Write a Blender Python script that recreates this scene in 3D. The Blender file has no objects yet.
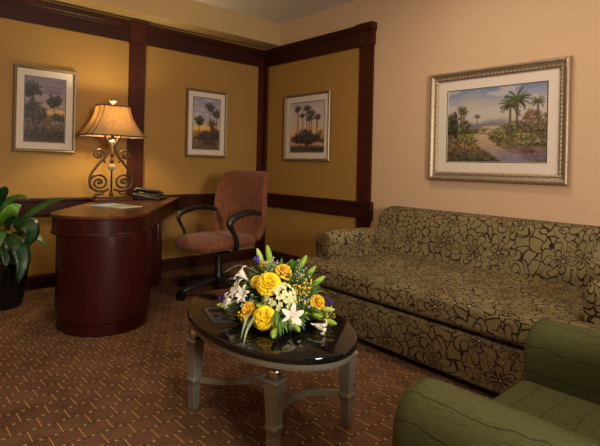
import bpy, bmesh, math, random
import numpy as np
from mathutils import Vector, Matrix, noise
PI = math.pi
R = math.radians
scene = bpy.context.scene
COL = scene.collection
rng = random.Random(7)

# ------------------------------------------------------------------ materials
def srgb(r, g, b):
    f = lambda c: (c/12.92 if c <= .04045 else ((c+.055)/1.055)**2.4)
    return (f(r/255), f(g/255), f(b/255), 1)

class NT:
    """Small node-tree writer."""
    def __init__(s, name):
        s.m = bpy.data.materials.new(name); s.m.use_nodes = True
        s.t = s.m.node_tree; s.t.nodes.clear()
        s.out = s.n('ShaderNodeOutputMaterial')
        s.b = s.n('ShaderNodeBsdfPrincipled')
        s.t.links.new(s.b.outputs[0], s.out.inputs[0])
    def n(s, kind, **kw):
        nd = s.t.nodes.new(kind)
        for k, v in kw.items(): setattr(nd, k, v)
        return nd
    def put(s, sock, v):
        if hasattr(v, 'is_output'): s.t.links.new(v, sock)
        elif isinstance(v, (int, float)): sock.default_value = v
        else:
            try: sock.default_value = v
            except Exception: sock.default_value = v[:3]
    def math(s, op, a, b=0.0, c=0.0):
        nd = s.n('ShaderNodeMath', operation=op)
        s.put(nd.inputs[0], a); s.put(nd.inputs[1], b); s.put(nd.inputs[2], c)
        return nd.outputs[0]
    def vmath(s, op, a, b=None, scale=None):
        nd = s.n('ShaderNodeVectorMath', operation=op)
        s.put(nd.inputs[0], a)
        if b is not None: s.put(nd.inputs[1], b)
        if scale is not None: s.put(nd.inputs['Scale'], scale)
        return nd.outputs[0]
    def coord(s, which='Object'):
        return s.n('ShaderNodeTexCoord').outputs[which]
    def mapping(s, vec, scale=(1, 1, 1), rot=(0, 0, 0), loc=(0, 0, 0)):
        nd = s.n('ShaderNodeMapping'); s.put(nd.inputs[0], vec)
        nd.inputs['Scale'].default_value = scale; nd.inputs['Rotation'].default_value = rot; nd.inputs['Location'].default_value = loc
        return nd.outputs[0]
    def noise(s, vec, scale, detail=3, rough=.55, out=0):
        nd = s.n('ShaderNodeTexNoise'); s.put(nd.inputs['Vector'], vec)
        nd.inputs['Scale'].default_value = scale; nd.inputs['Detail'].default_value = detail; nd.inputs['Roughness'].default_value = rough
        return nd.outputs[out]
    def ramp(s, fac, stops):
        nd = s.n('ShaderNodeValToRGB'); s.put(nd.inputs[0], fac)
        el = nd.color_ramp.elements
        while len(el) < len(stops): el.new(.5)
        for e, (p, c) in zip(el, stops): e.position = p; e.color = c
        return nd.outputs[0]
    def mix(s, fac, a, b):
        nd = s.n('ShaderNodeMix', data_type='RGBA')
        s.put(nd.inputs[0], fac); s.put(nd.inputs[6], a); s.put(nd.inputs[7], b)
        return nd.outputs[2]
    def bump(s, h, strength=.3, dist=.01):
        nd = s.n('ShaderNodeBump'); nd.inputs['Strength'].default_value = strength; nd.inputs['Distance'].default_value = dist
        s.put(nd.inputs['Height'], h); s.t.links.new(nd.outputs[0], s.b.inputs['Normal'])
    def set(s, color=None, rough=.5, metal=0, spec=.5, coat=0, sheen=0):
        if color is not None: s.put(s.b.inputs['Base Color'], color)
        s.put(s.b.inputs['Roughness'], rough); s.put(s.b.inputs['Metallic'], metal)
        s.b.inputs['Specular IOR Level'].default_value = spec
        s.b.inputs['Coat Weight'].default_value = coat; s.b.inputs['Coat Roughness'].default_value = .12
        s.b.inputs['Sheen Weight'].default_value = sheen
        return s.m

def plain(name, c, rough=.5, metal=0, spec=.5, var=.12, scale=30, coat=0, bump=0):
    t = NT(name); co = t.coord()
    f = t.noise(co, scale)
    d = tuple(x*(1-var) for x in c[:3])+(1,); l = tuple(min(1, x*(1+var)) for x in c[:3])+(1,)
    t.set(t.ramp(f, [(.3, d), (.7, l)]), rough, metal, spec, coat)
    if bump: t.bump(t.noise(co, scale*4), bump, .003)
    return t.m

def paint(name, c):
    t = NT(name); co = t.coord()
    d = tuple(x*.96 for x in c[:3])+(1,)
    t.set(t.ramp(t.noise(co, 1.5), [(.3, d), (.7, c)]), .62, 0, .3)
    t.bump(t.noise(co, 260, 2), .08, .002)
    return t.m

def wood(name, dark, light, rough=.28, coat=.35, axis='Z'):
    t = NT(name); co = t.coord()
    sc = {'Z': (14, 14, 1.2), 'X': (1.2, 14, 14), 'Y': (14, 1.2, 14)}[axis]
    v = t.mapping(co, sc)
    f = t.noise(v, 1.6, 6, .6)
    g = t.noise(v, 9, 3, .6)
    h = t.math('ADD', t.math('MULTIPLY', f, .75), t.math('MULTIPLY', g, .25))
    t.set(t.ramp(h, [(.32, dark), (.68, light)]), rough, 0, .2, coat)
    return t.m

def carpet_mat():
    t = NT('carpet'); co = t.coord('Object')
    sp = t.n('ShaderNodeSeparateXYZ'); t.put(sp.inputs[0], co); x, y = sp.outputs[0], sp.outputs[1]
    wob = t.math('MULTIPLY', t.math('SUBTRACT', t.noise(co, 9, 2), .5), .008)
    x = t.math('ADD', x, wob); y = t.math('ADD', y, wob)
    v = t.math('DIVIDE', t.math('ADD', y, 20.04), .1)
    row = t.math('FLOOR', v)
    odd = t.math('MODULO', row, 2.0)                         # 0 / 1
    u = t.math('ADD', t.math('DIVIDE', t.math('ADD', x, 11.45*2), .1145), t.math('MULTIPLY', t.math('SUBTRACT', 1.0, odd), .5))
    fu = t.math('ABSOLUTE', t.math('SUBTRACT', t.math('FRACT', t.math('ADD', u, .5)), .5))   # 0 on a dash
    dash = t.math('LESS_THAN', fu, .019)
    fv = t.math('FRACT', v)
    inrow = t.math('LESS_THAN', t.math('ABSOLUTE', t.math('SUBTRACT', fv, .5)), .47)
    dash = t.math('MULTIPLY', dash, inrow)
    # dots along every row line, half way between the dashes
    u2 = t.math('MULTIPLY', t.math('DIVIDE', t.math('ADD', x, 22.9), .1145), 2.0)
    du = t.math('ABSOLUTE', t.math('SUBTRACT', t.math('FRACT', u2), .5))
    dv = t.math('ABSOLUTE', t.math('SUBTRACT', t.math('FRACT', t.math('ADD', v, .5)), .5))
    dot = t.math('MULTIPLY', t.math('LESS_THAN', du, .12), t.math('LESS_THAN', dv, .055))
    seam = t.math('MULTIPLY', t.math('LESS_THAN', dv, .045), 1.0)
    base = t.ramp(t.noise(co, 5, 5, .65), [(.3, srgb(84, 57, 39)), (.7, srgb(120, 85, 61))])
    fine = t.ramp(t.noise(co, 220, 2), [(.3, (.55, .55, .55, 1)), (.7, (1.25, 1.25, 1.25, 1))])
    mul = t.n('ShaderNodeMix', data_type='RGBA', blend_type='MULTIPLY'); mul.inputs[0].default_value = 1
    t.put(mul.inputs[6], base); t.put(mul.inputs[7], fine)
    c = t.mix(t.math('MULTIPLY', seam, .5), mul.outputs[2], srgb(48, 30, 20))
    c = t.mix(t.math('MULTIPLY', dash, .85), c, srgb(178, 132, 78))
    c = t.mix(t.math('MULTIPLY', dot, .8), c, srgb(158, 146, 96))
    t.set(c, .95, 0, .08)
    t.bump(t.noise(co, 300, 2), .5, .004)
    return t.m

def floral_mat():
    t = NT('floral_upholstery')
    uv = t.coord('UV')
    nz = t.noise(uv, 5.5, 2, .5, out=1)
    w = t.vmath('ADD', uv, t.vmath('SCALE', t.vmath('SUBTRACT', nz, (.5, .5, .5)), scale=.10))
    vo = t.n('ShaderNodeTexVoronoi', voronoi_dimensions='2D', feature='F1')
    t.put(vo.inputs['Vector'], w); vo.inputs['Scale'].default_value = 4.0; vo.inputs['Randomness'].default_value = .72
    d = t.vmath('SUBTRACT', w, vo.outputs['Position'])
    sp = t.n('ShaderNodeSeparateXYZ'); t.put(sp.inputs[0], d)
    cs = t.n('ShaderNodeSeparateColor'); t.put(cs.inputs[0], vo.outputs['Color'])
    th = t.math('ADD', t.math('ARCTAN2', sp.outputs[1], sp.outputs[0]), t.math('MULTIPLY', cs.outputs[0], 6.28))
    r = t.vmath('LENGTH', d); r = r.node.outputs['Value']
    def petals(nh, r0, amp, pw, off, lw):
        s_ = t.math('ABSOLUTE', t.math('SINE', t.math('MULTIPLY', t.math('ADD', th, off), nh)))
        Rr = t.math('ADD', t.math('MULTIPLY', t.math('POWER', s_, pw), amp), r0)
        df = t.math('SUBTRACT', r, Rr)
        return t.math('LESS_THAN', t.math('ABSOLUTE', df), lw), t.math('LESS_THAN', df, 0.0)
    l1, in1 = petals(3, .016, .13, .5, 0, .005)
    l2, in2 = petals(3, .018, .096, .6, .2, .0045)
    l3, in3 = petals(2.5, .02, .05, .7, .7, .004)
    vein = t.math('LESS_THAN', t.math('MULTIPLY', r, t.math('ABSOLUTE', t.math('COSINE', t.math('MULTIPLY', th, 3)))), .0085)
    vein = t.math('MULTIPLY', vein, t.math('LESS_THAN', r, .085))
    # rays close to the centre
    ray = t.math('GREATER_THAN', t.math('SINE', t.math('MULTIPLY', th, 11)), .35)
    ray = t.math('MULTIPLY', ray, t.math('LESS_THAN', r, .042))
    core = t.math('LESS_THAN', r, .014); seed = t.math('LESS_THAN', r, .0085)
    # leaves and tendrils filling the ground between the flowers
    ve = t.n('ShaderNodeTexVoronoi', voronoi_dimensions='2D', feature='DISTANCE_TO_EDGE')
    nz2 = t.noise(uv, 9, 2, .5, out=1)
    w2 = t.vmath('ADD', uv, t.vmath('SCALE', t.vmath('SUBTRACT', nz2, (.5, .5, .5)), scale=.10))
    t.put(ve.inputs['Vector'], w2); ve.inputs['Scale'].default_value = 14.5
    tend = t.math('MULTIPLY', t.math('LESS_THAN', ve.outputs['Distance'], .06), t.math('SUBTRACT', 1.0, in1))
    line = t.math('MAXIMUM', t.math('MAXIMUM', l1, l2), t.math('MAXIMUM', ray, core))
    line = t.math('MAXIMUM', t.math('MAXIMUM', t.math('MAXIMUM', line, l3), t.math('MULTIPLY', vein, .8)), tend)
    weave = t.noise(t.mapping(uv, (1, .35, 1)), 330, 2)
    cloth = t.ramp(t.noise(uv, 3, 4, .6), [(.3, srgb(104, 91, 58)), (.7, srgb(130, 113, 76))])
    c = t.mix(line, cloth, srgb(40, 22, 14))
    c = t.mix(seed, c, srgb(150, 138, 105))
    mul = t.n('ShaderNodeMix', data_type='RGBA', blend_type='MULTIPLY'); mul.inputs[0].default_value = .6
    t.put(mul.inputs[6], c); t.put(mul.inputs[7], t.ramp(weave, [(.3, (.6, .6, .6, 1)), (.7, (1.25, 1.25, 1.25, 1))]))
    t.set(mul.outputs[2], .8, 0, .2)
    t.bump(weave, .25, .002)
    return t.m

def green_fabric():
    t = NT('green_striped_upholstery'); uv = t.coord('UV')
    slub = t.noise(t.mapping(uv, (260, 30, 1)), 1.0, 3, .6)
    base = t.ramp(slub, [(.25, srgb(60, 62, 33)), (.75, srgb(80, 80, 45))])
    sp = t.n('ShaderNodeSeparateXYZ'); t.put(sp.inputs[0], uv)
    wob = t.math('MULTIPLY', t.math('SUBTRACT', t.noise(uv, 7, 2), .5), .05)
    def line(a, period, w, off=0.0):
        f = t.math('FRACT', t.math('DIVIDE', t.math('ADD', t.math('ADD', a, wob), 20+off), period))
        return t.math('LESS_THAN', t.math('ABSOLUTE', t.math('SUBTRACT', f, .5)), w/period)
    lines = line(sp.outputs[0], .085, .0016)
    br = t.math('GREATER_THAN', t.noise(t.mapping(uv, (3, 5, 1)), 1.7, 1), .60)
    lines = t.math('MAXIMUM', lines, t.math('MULTIPLY', line(sp.outputs[1], .16, .0014), br))
    c = t.mix(t.math('MULTIPLY', lines, .75), base, srgb(42, 38, 18))
    t.set(c, .85, 0, .15)
    t.bump(slub, .3, .002)
    return t.m

def brown_fabric():
    t = NT('brown_chair_fabric'); co = t.coord('UV')
    v = t.mapping(co, (60, 9, 1))
    f = t.noise(v, 1, 3, .6)
    t.set(t.ramp(f, [(.3, srgb(84, 43, 22)), (.7, srgb(124, 70, 40))]), .75, 0, .3, 0, .1)
    t.bump(f, .3, .003)
    return t.m

def granite_mat():
    t = NT('black_granite'); co = t.coord()
    f = t.noise(co, 130, 3, .7)
    t.set(t.ramp(f, [(.45, srgb(14, 12, 12)), (.62, srgb(26, 23, 22)), (.75, srgb(62, 56, 50))]), .055, 0, .6, .0)
    return t.m

def painted_mat(name):
    t = NT(name)
    a = t.n('ShaderNodeVertexColor'); a.layer_name = 'Col'
    t.set(a.outputs[0], .35, 0, .35)
    return t.m

def leaf_mat(name, a, b, rough=.35):
    t = NT(name); co = t.coord('UV')
    sp = t.n('ShaderNodeSeparateXYZ'); t.put(sp.inputs[0], co)
    rib = t.math('LESS_THAN', t.math('ABSOLUTE', t.math('SUBTRACT', sp.outputs[0], .5)), .025)
    vein = t.math('SINE', t.math('MULTIPLY', t.math('ADD', sp.outputs[1], t.math('MULTIPLY', t.math('ABSOLUTE', t.math('SUBTRACT', sp.outputs[0], .5)), -.6)), 70))
    base = t.ramp(t.noise(t.coord(), 18, 3), [(.3, a), (.7, b)])
    c = t.mix(t.math('MULTIPLY', rib, .5), base, tuple(min(1, x*2.2) for x in b[:3])+(1,))
    t.set(c, rough, 0, .5)
    t.bump(vein, .15, .002)
    return t.m

M = {}
M['gold'] = paint('gold_wall_paint', srgb(154, 115, 55))
M['peach'] = paint('peach_wall_paint', srgb(196, 162, 127))
M['ceil'] = paint('ceiling_paint', srgb(208, 198, 188))
M['soffit'] = paint('tan_soffit_paint', srgb(184, 154, 104))
M['trim'] = wood('dark_mahogany_trim', srgb(44, 16, 8), srgb(70, 29, 13), .5, .0)
M['trimx'] = wood('dark_mahogany_trim_long', srgb(36, 13, 7), srgb(58, 23, 11), .5, .0, 'X')
M['trimy'] = wood('dark_mahogany_trim_cross', srgb(36, 13, 7), srgb(58, 23, 11), .5, .0, 'Y')
M['desk'] = wood('cherry_desk_veneer', srgb(38, 9, 8), srgb(60, 16, 12), .36, .15)
M['desktop'] = wood('cherry_desktop', srgb(62, 27, 17), srgb(92, 46, 28), .28, .2, 'Y')
M['carpet'] = carpet_mat()
M['floral'] = floral_mat()
M['green'] = green_fabric()
M['brown'] = brown_fabric()
M['granite'] = granite_mat()
M['pewter'] = plain('brushed_pewter', srgb(140, 136, 118), .40, .5, .5, .1, 90)
M['silver'] = plain('polished_nickel', srgb(190, 180, 165), .2, 1, .5, .05, 40)
M['blackplastic'] = plain('black_plastic', srgb(26, 25, 26), .34, 0, .5, .15, 50)
M['blackgloss'] = plain('glossy_black', srgb(18, 16, 16), .2, 0, .5, .15, 30)
M['greyplastic'] = plain('grey_plastic', srgb(96, 94, 92), .4, 0, .5, .1, 50)
M['iron'] = plain('bronzed_iron', srgb(84, 62, 42), .4, .5, .5, .3, 60)
M['pale'] = plain('pale_label', srgb(190, 170, 140), .5)
M['goldframe'] = plain('antique_gold_frame', srgb(128, 110, 78), .4, .45, .5, .25, 70)
M['bronzeframe'] = plain('aged_gilt_frame', srgb(150, 130, 102), .4, .4, .5, .35, 90)
M['frameedge'] = plain('silvered_frame_edge', srgb(200, 180, 165), .25, .85, .5, .1, 40)
M['matboard'] = plain('cream_mat_board', srgb(206, 190, 172), .75, 0, .2, .03, 60)
M['matline'] = plain('dark_mat_line', srgb(58, 62, 52), .6, 0, .2)
M['art'] = painted_mat('painted_canvas')
M['soil'] = plain('potting_soil', srgb(40, 28, 20), .95, 0, .1, .4, 60, 0, .6)
M['leafdark'] = leaf_mat('dark_leaf', srgb(18, 44, 18), srgb(34, 68, 30), .36)
M['leafmid'] = leaf_mat('mid_leaf', srgb(40, 76, 28), srgb(62, 104, 40), .4)
M['leafbright'] = leaf_mat('bright_leaf', srgb(70, 118, 22), srgb(100, 150, 36), .4)
M['stem'] = plain('green_stem', srgb(104, 126, 60), .45)
M['roseyellow'] = plain('yellow_rose_petals', srgb(255, 214, 36), .55, 0, .3, .1, 40)
M['roseochre'] = plain('ochre_rose_petals', srgb(252, 196, 40), .55, 0, .3, .12, 40)
M['rosepale'] = plain('pale_yellow_petals', srgb(246, 214, 80), .55, 0, .3, .1, 40)
M['white'] = plain('white_petals', srgb(236, 230, 214), .5, 0, .3, .05, 40)
M['hydrangea'] = plain('greenish_white_petals', srgb(214, 218, 160), .6, 0, .3, .12, 60)
M['bud'] = plain('green_white_bud', srgb(178, 196, 92), .45, 0, .3, .2, 60)
M['budgreen'] = plain('green_bud', srgb(138, 172, 56), .45, 0, .3, .2, 60)
M['purple'] = plain('purple_petals', srgb(70, 50, 150), .5)
M['filler'] = plain('golden_filler_flowers', srgb(240, 194, 36), .6)
M['statice'] = plain('pale_lavender_flowers', srgb(190, 180, 186), .7)
M['foliage'] = leaf_mat('bouquet_foliage', srgb(40, 80, 24), srgb(92, 132, 50), .4)
M['grass'] = leaf_mat('grey_green_blade', srgb(120, 138, 104), srgb(150, 164, 126), .4)
M['basket'] = plain('dark_bowl', srgb(32, 34, 24), .4)
M['piping'] = plain('dark_piping_cloth', srgb(36, 30, 20), .9)  # plain dark cloth colour, not assigned to any part

def glass_mat():
    t = NT('crystal_ball'); t.set(srgb(232, 206, 160), .06, 0, .8)
    t.b.inputs['Transmission Weight'].default_value = .35; t.b.inputs['IOR'].default_value = 1.5
    return t.m
M['crystal'] = glass_mat()
def shade_mat():
    t = NT('bronze_silk_shade'); co = t.coord()
    f = t.noise(t.mapping(co, (90, 90, 5)), 1, 3, .6)
    c = t.ramp(f, [(.3, srgb(160, 132, 92)), (.7, srgb(188, 160, 118))])
    tr = t.n('ShaderNodeBsdfTranslucent'); t.put(tr.inputs[0], c)
    t.set(c, .6, 0, .3)
    mx = t.n('ShaderNodeMixShader'); mx.inputs[0].default_value = .42
    t.t.links.new(t.b.outputs[0], mx.inputs[1]); t.t.links.new(tr.outputs[0], mx.inputs[2])
    t.t.links.new(mx.outputs[0], t.out.inputs[0])
    return t.m
M['shade'] = shade_mat()
M['shadetrim'] = plain('dark_braid_trim', srgb(70, 42, 24), .6)
def bulb_mat():
    t = NT('lit_bulb'); t.set((1, .9, .7, 1), .4)
    t.b.inputs['Emission Color'].default_value = (1, .72, .38, 1); t.b.inputs['Emission Strength'].default_value = 8
    return t.m
M['bulb'] = bulb_mat()

# ------------------------------------------------------------------ geometry helpers
def box_uv(bm, k=1.0, swap=False):
    uv = bm.loops.layers.uv.verify()
    for f in bm.faces:
        n = f.normal
        ax = max(range(3), key=lambda i: abs(n[i]))
        for l in f.loops:
            c = l.vert.co
            l[uv].uv = ((c.y*k, c.z*k) if ax == 0 else (c.x*k, c.z*k) if ax == 1 else (c.y*k, c.x*k))
            if swap: l[uv].uv = l[uv].uv.yx

def obj(name, bm, mat, parent=None, smooth=False, bevel=0, seg=3, sub=0, uv=False, autos=None):
    bmesh.ops.recalc_face_normals(bm, faces=bm.faces[:])
    if uv: bm.normal_update(); box_uv(bm, 1.0, uv == 'swap')
    me = bpy.data.meshes.new(name); bm.to_mesh(me); bm.free()
    mats = mat if isinstance(mat, (list, tuple)) else [mat]
    for m in mats: me.materials.append(m)
    o = bpy.data.objects.new(name, me); COL.objects.link(o)
    if parent is not None: o.parent = parent
    if bevel:
        b = o.modifiers.new('b', 'BEVEL'); b.width = bevel; b.segments = seg; b.limit_method = 'ANGLE'; b.angle_limit = R(40)
    if sub:
        s = o.modifiers.new('s', 'SUBSURF'); s.levels = s.render_levels = sub
    if smooth or bevel:
        for p in me.polygons: p.use_smooth = True
        if autos or bevel:
            try: me.set_sharp_from_angle(angle=R(autos or 50))
            except Exception: pass
    return o

def thing(name, label, cat, loc=(0, 0, 0), rz=0, group=None):
    o = bpy.data.objects.new(name, None); o.empty_display_size = .05; COL.objects.link(o)
    o.location = loc; o.rotation_euler = (0, 0, rz); o['label'] = label; o['category'] = cat
    if group: o['group'] = group
    return o

def structure(name, bm, mat, bevel=0, **kw):
    o = obj(name, bm, mat, None, bevel=bevel, **kw); o['kind'] = 'structure'; return o

def B(): return bmesh.new()

def box(bm, x0, x1, y0, y1, z0, z1, mi=0, mtx=None):
    vs = [bm.verts.new(p) for p in ((x0, y0, z0), (x1, y0, z0), (x1, y1, z0), (x0, y1, z0), (x0, y0, z1), (x1, y0, z1), (x1, y1, z1), (x0, y1, z1))]
    if mtx is not None:
        for v in vs: v.co = mtx @ v.co
    for ids in ((0, 3, 2, 1), (4, 5, 6, 7), (0, 1, 5, 4), (1, 2, 6, 5), (2, 3, 7, 6), (3, 0, 4, 7)):
        f = bm.faces.new([vs[i] for i in ids]); f.material_index = mi
    return vs

def loft(bm, rings, close=True, cap=True, mi=0):
    rr = [[bm.verts.new(p) for p in r] for r in rings]
    n = len(rr[0])
    for a, b in zip(rr, rr[1:]):
        for i in range(n if close else n-1):
            j = (i+1) % n
            f = bm.faces.new((a[i], a[j], b[j], b[i])); f.material_index = mi
    if cap:
        for r in (rr[0], rr[-1]):
            try: f = bm.faces.new(r); f.material_index = mi
            except Exception: pass
    return rr

def prism(bm, poly, z0, z1, mi=0):
    return loft(bm, [[(x, y, z0) for x, y in poly], [(x, y, z1) for x, y in poly]], mi=mi)

def lathe(bm, prof, n=24, c=(0, 0, 0), mi=0):
    loft(bm, [[(c[0]+r*math.cos(2*PI*k/n), c[1]+r*math.sin(2*PI*k/n), c[2]+z) for k in range(n)] for r, z in prof], mi=mi)

def frames(pts):
    pts = [Vector(p) for p in pts]; out = []; up = None
    for i, p in enumerate(pts):
        a = pts[max(i-1, 0)]; b = pts[min(i+1, len(pts)-1)]
        t = (b-a).normalized()
        if up is None:
            up = Vector((0, 0, 1)) if abs(t.z) < .9 else Vector((1, 0, 0))
        s = t.cross(up)
        if s.length < 1e-5: s = t.cross(Vector((0, 1, 0)))
        s.normalize(); up = s.cross(t).normalized()
        out.append((p, t, s, up))
    return out

def tube(bm, pts, r, n=8, flat=1.0, mi=0):
    """r: a number or one per point; flat scales the section along its 'up'."""
    rings = []
    fr = frames(pts)
    for i, (p, t, s, u) in enumerate(fr):
        q = r[i] if isinstance(r, (list, tuple)) else r
        rings.append([tuple(p+s*q*math.cos(2*PI*k/n)+u*q*flat*math.sin(2*PI*k/n)) for k in range(n)])
    loft(bm, rings, mi=mi)

def ball(bm, c, r, n=12, m=8, sq=(1, 1, 1), mi=0):
    mt = Matrix.Translation(c) @ Matrix.Diagonal((r*sq[0], r*sq[1], r*sq[2], 1))
    g = bmesh.ops.create_uvsphere(bm, u_segments=n, v_segments=m, radius=1, matrix=mt)
    for v in g['verts']:
        for f in v.link_faces: f.material_index = mi

def smooth_path(pts, k=6):
    """Catmull-Rom through the points."""
    P = [Vector(p) for p in pts]; P = [2*P[0]-P[1]]+P+[2*P[-1]-P[-2]]; out = []
    for i in range(1, len(P)-2):
        a, b, c, d = P[i-1:i+3]
        for j in range(k):
            t = j/k
            out.append(.5*((2*b)+(c-a)*t+(2*a-5*b+4*c-d)*t*t+(3*b-a-3*c+d)*t**3))
    out.append(P[-2]); return out

def basis(n, roll=0.0):
    n = Vector(n).normalized()
    a = n.cross(Vector((0, 0, 1)))
    if a.length < 1e-3: a = Vector((1, 0, 0))
    a.normalize(); b = n.cross(a).normalized()
    m = Matrix((a, b, n)).transposed().to_4x4()
    return m @ Matrix.Rotation(roll, 4, 'Z')

def leaf(bm, path, width, fold=.25, n=10, prof=None, nrm=(0, 0, 1), thick=.0016, power=.8, tipw=0):
    """A blade along path with a width profile, folded on its midrib, with real thickness."""
    uvl = bm.loops.layers.uv.verify()
    P = smooth_path(path, max(2, n//(len(path)-1)))
    N = len(P)-1; nrm = Vector(nrm)
    rows = []
    for i, p in enumerate(P):
        t = i/N
        tan = (P[min(i+1, N)]-P[max(i-1, 0)]).normalized()
        side = tan.cross(nrm); side = side.normalized() if side.length > 1e-4 else Vector((1, 0, 0))
        up = side.cross(tan).normalized()
        w = width*(prof(t) if prof else math.sin(PI*min(1, .06+.94*t**power))**.8)*.5+.0008
        row = []
        for k, s in enumerate((-1, -.5, 0, .5, 1)):
            q = p+side*w*s+up*abs(s)*w*fold
            row.append((q, up, (s+1)/2, t))
        rows.append(row)
    for sgn in (1, -1):
        vs = [[bm.verts.new(q+up*thick*.5*sgn) for q, up, a, b in row] for row in rows]
        for i in range(N):
            for k in range(4):
                ids = [(i, k), (i, k+1), (i+1, k+1), (i+1, k)]
                if sgn < 0: ids.reverse()
                f = bm.faces.new([vs[a][b] for a, b in ids])
                for l, (a, b) in zip(f.loops, ids): l[uvl].uv = (rows[a][b][2], rows[a][b][3])
        if sgn > 0: top = vs
        else: bot = vs
    edge = [(i, 0) for i in range(N+1)]+[(N, k) for k in range(1, 5)]+[(i, 4) for i in range(N-1, -1, -1)]+[(0, k) for k in range(3, 0, -1)]
    for (a, b), (c, d) in zip(edge, edge[1:]+edge[:1]):
        try: bm.faces.new((top[a][b], top[c][d], bot[c][d], bot[a][b]))
        except Exception: pass

# ------------------------------------------------------------------ camera (perspective-corrected view: level camera with a lens shift)
F_PX, CY = 482.4674, 165.3864
YAW, ROLL = 0.7354769, -0.0228525
CAM = Vector((-3.6173123, -4.6824683, 1.1381561))
fw = Vector((math.sin(YAW), math.cos(YAW), 0)); rt = Vector((math.cos(YAW), -math.sin(YAW), 0)); dn = fw.cross(rt)
r2 = rt*math.cos(ROLL)+dn*math.sin(ROLL); d2 = dn*math.cos(ROLL)-rt*math.sin(ROLL)
cam = bpy.data.cameras.new('camera'); co = bpy.data.objects.new('camera', cam); COL.objects.link(co)
m = Matrix((r2, -d2, -fw)).transposed().to_4x4(); m.translation = CAM; co.matrix_world = m
cam.sensor_width = 36; cam.sensor_fit = 'HORIZONTAL'; cam.lens = 36*F_PX/600
cam.shift_y = -(223-CY)/600; cam.clip_start = .05
scene.camera = co

# ------------------------------------------------------------------ room shell
XL, YF, H = -5.6, -9.0, 2.797
PY = -1.715                                     # where the panelled part of the long wall ends
b = B(); box(b, XL, 0.12, YF, .12, -.12, 0); structure('floor', b, M['carpet'])
b = B(); box(b, XL, .12, YF, .12, H, H+.12); structure('ceiling', b, M['ceil'])
b = B(); box(b, XL, .12, 0, .12, 0, H); structure('wall_back', b, M['gold'])
b = B(); box(b, 0, .12, YF, 0, 0, H); structure('wall_right', b, M['peach'])
b = B(); box(b, -.004, 0, PY+.02, 0, 0, 2.5); structure('wall_panel', b, M['gold'])
b = B(); box(b, XL-.12, XL, YF, .12, 0, H); structure('wall_left', b, M['peach'])
b = B(); box(b, XL, .12, YF-.12, YF, 0, H); structure('wall_front', b, M['peach'])
b = B(); box(b, XL, 0, -.28, 0, 2.545, H); structure('ceiling_soffit', b, M['soffit'])

nt = [0]
def trim(b, mat, bevel=.004):
    nt[0] += 1; return structure('trim_%d' % nt[0], b, mat, bevel=bevel, seg=2)
ZC0, ZC1 = 2.317, 2.515
T = .022
# crown boards: a flat fascia, a stepped cap above it
def crown_prof(z0=ZC0, z1=ZC1):
    return [(0, z0), (.028, z0), (.028, z1-.072), (.036, z1-.066), (.036, z1-.052), (.05, z1-.04), (.062, z1-.012), (.062, z1), (0, z1)]
b = B(); loft(b, [[(x, -d, z) for d, z in crown_prof()] for x in (XL, -.0)]); trim(b, M['trimx'], 0)
b = B(); loft(b, [[(-d, y, z) for d, z in crown_prof()] for y in (PY+.01, 0)]); trim(b, M['trimy'], 0)
# chair rails
def rail_prof(): return [(0, .638), (.024, .638), (.030, .648), (.030, .765), (.036, .772), (.036, .792), (.030, .8), (0, .8)]
b = B(); loft(b, [[(x, -d, z) for d, z in rail_prof()] for x in (XL, 0)]); trim(b, M['trimx'], 0)
b = B(); loft(b, [[(-d, y, z) for d, z in rail_prof()] for y in (PY-.02, 0)]); trim(b, M['trimy'], 0)
b = B(); box(b, -.046, 0, PY-.03, PY-.012, .632, .806); trim(b, M['trim'])
# posts
b = B(); box(b, -1.692, -1.526, -T, 0, .125, ZC0+.01); trim(b, M['trim'])
b = B(); box(b, -.096, 0, -T-.01, 0, .1, ZC0+.01); trim(b, M['trim'])
b = B(); box(b, -T-.01, 0, -.092, 0, .1, ZC0+.01); trim(b, M['trim'])
b = B(); box(b, -T, 0, PY, PY+.171, .1, ZC0+.01); trim(b, M['trim'])
b = B(); box(b, -4.0, -3.834, -T, 0, .125, ZC0+.01); trim(b, M['trim'])
# plinth blocks where the crown crosses a post
def crown_block(ax, a0, a1):
    b = B()
    z0, z1 = ZC0-.006, ZC1+.006
    pr = [(0, z0), (.040, z0), (.040, z1-.074), (.048, z1-.068), (.048, z1-.056), (.062, z1-.044), (.076, z1-.014), (.076, z1), (0, z1)]
    if ax == 'x': loft(b, [[(a, -d, z) for d, z in pr] for a in (a0, a1)])
    else:
        loft(b, [[(-d, a, z) for d, z in pr] for a in (a0, a1)])
    trim(b, M['trim'], 0)
crown_block('x', -1.70, -1.518); crown_block('y', PY-.012, PY+.183)
b = B(); box(b, -.078, 0, PY-.026, PY-.010, ZC1-.07, ZC1+.006); trim(b, M['trim'])
# baseboards
def base_prof(): return [(0, 0), (.02, 0), (.02, .105), (.012, .125), (0, .125)]
for nm, ax in (('baseboard_back', 'x'), ('baseboard_right', 'y')):
    b = B()
    if ax == 'x': loft(b, [[(x, -d, z) for d, z in base_prof()] for x in (XL, 0)])
    else: loft(b, [[(-d, y, z) for d, z in base_prof()] for y in (YF, 0)])
    structure(nm, b, M['trimx'] if ax == 'x' else M['trimy'])

# ------------------------------------------------------------------ framed pictures
def fbm(x, y, s, seed=0, oct=4):
    return noise.fractal(Vector((x*s, y*s, seed*7.31)), 1.0, 2.0, oct)

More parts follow.
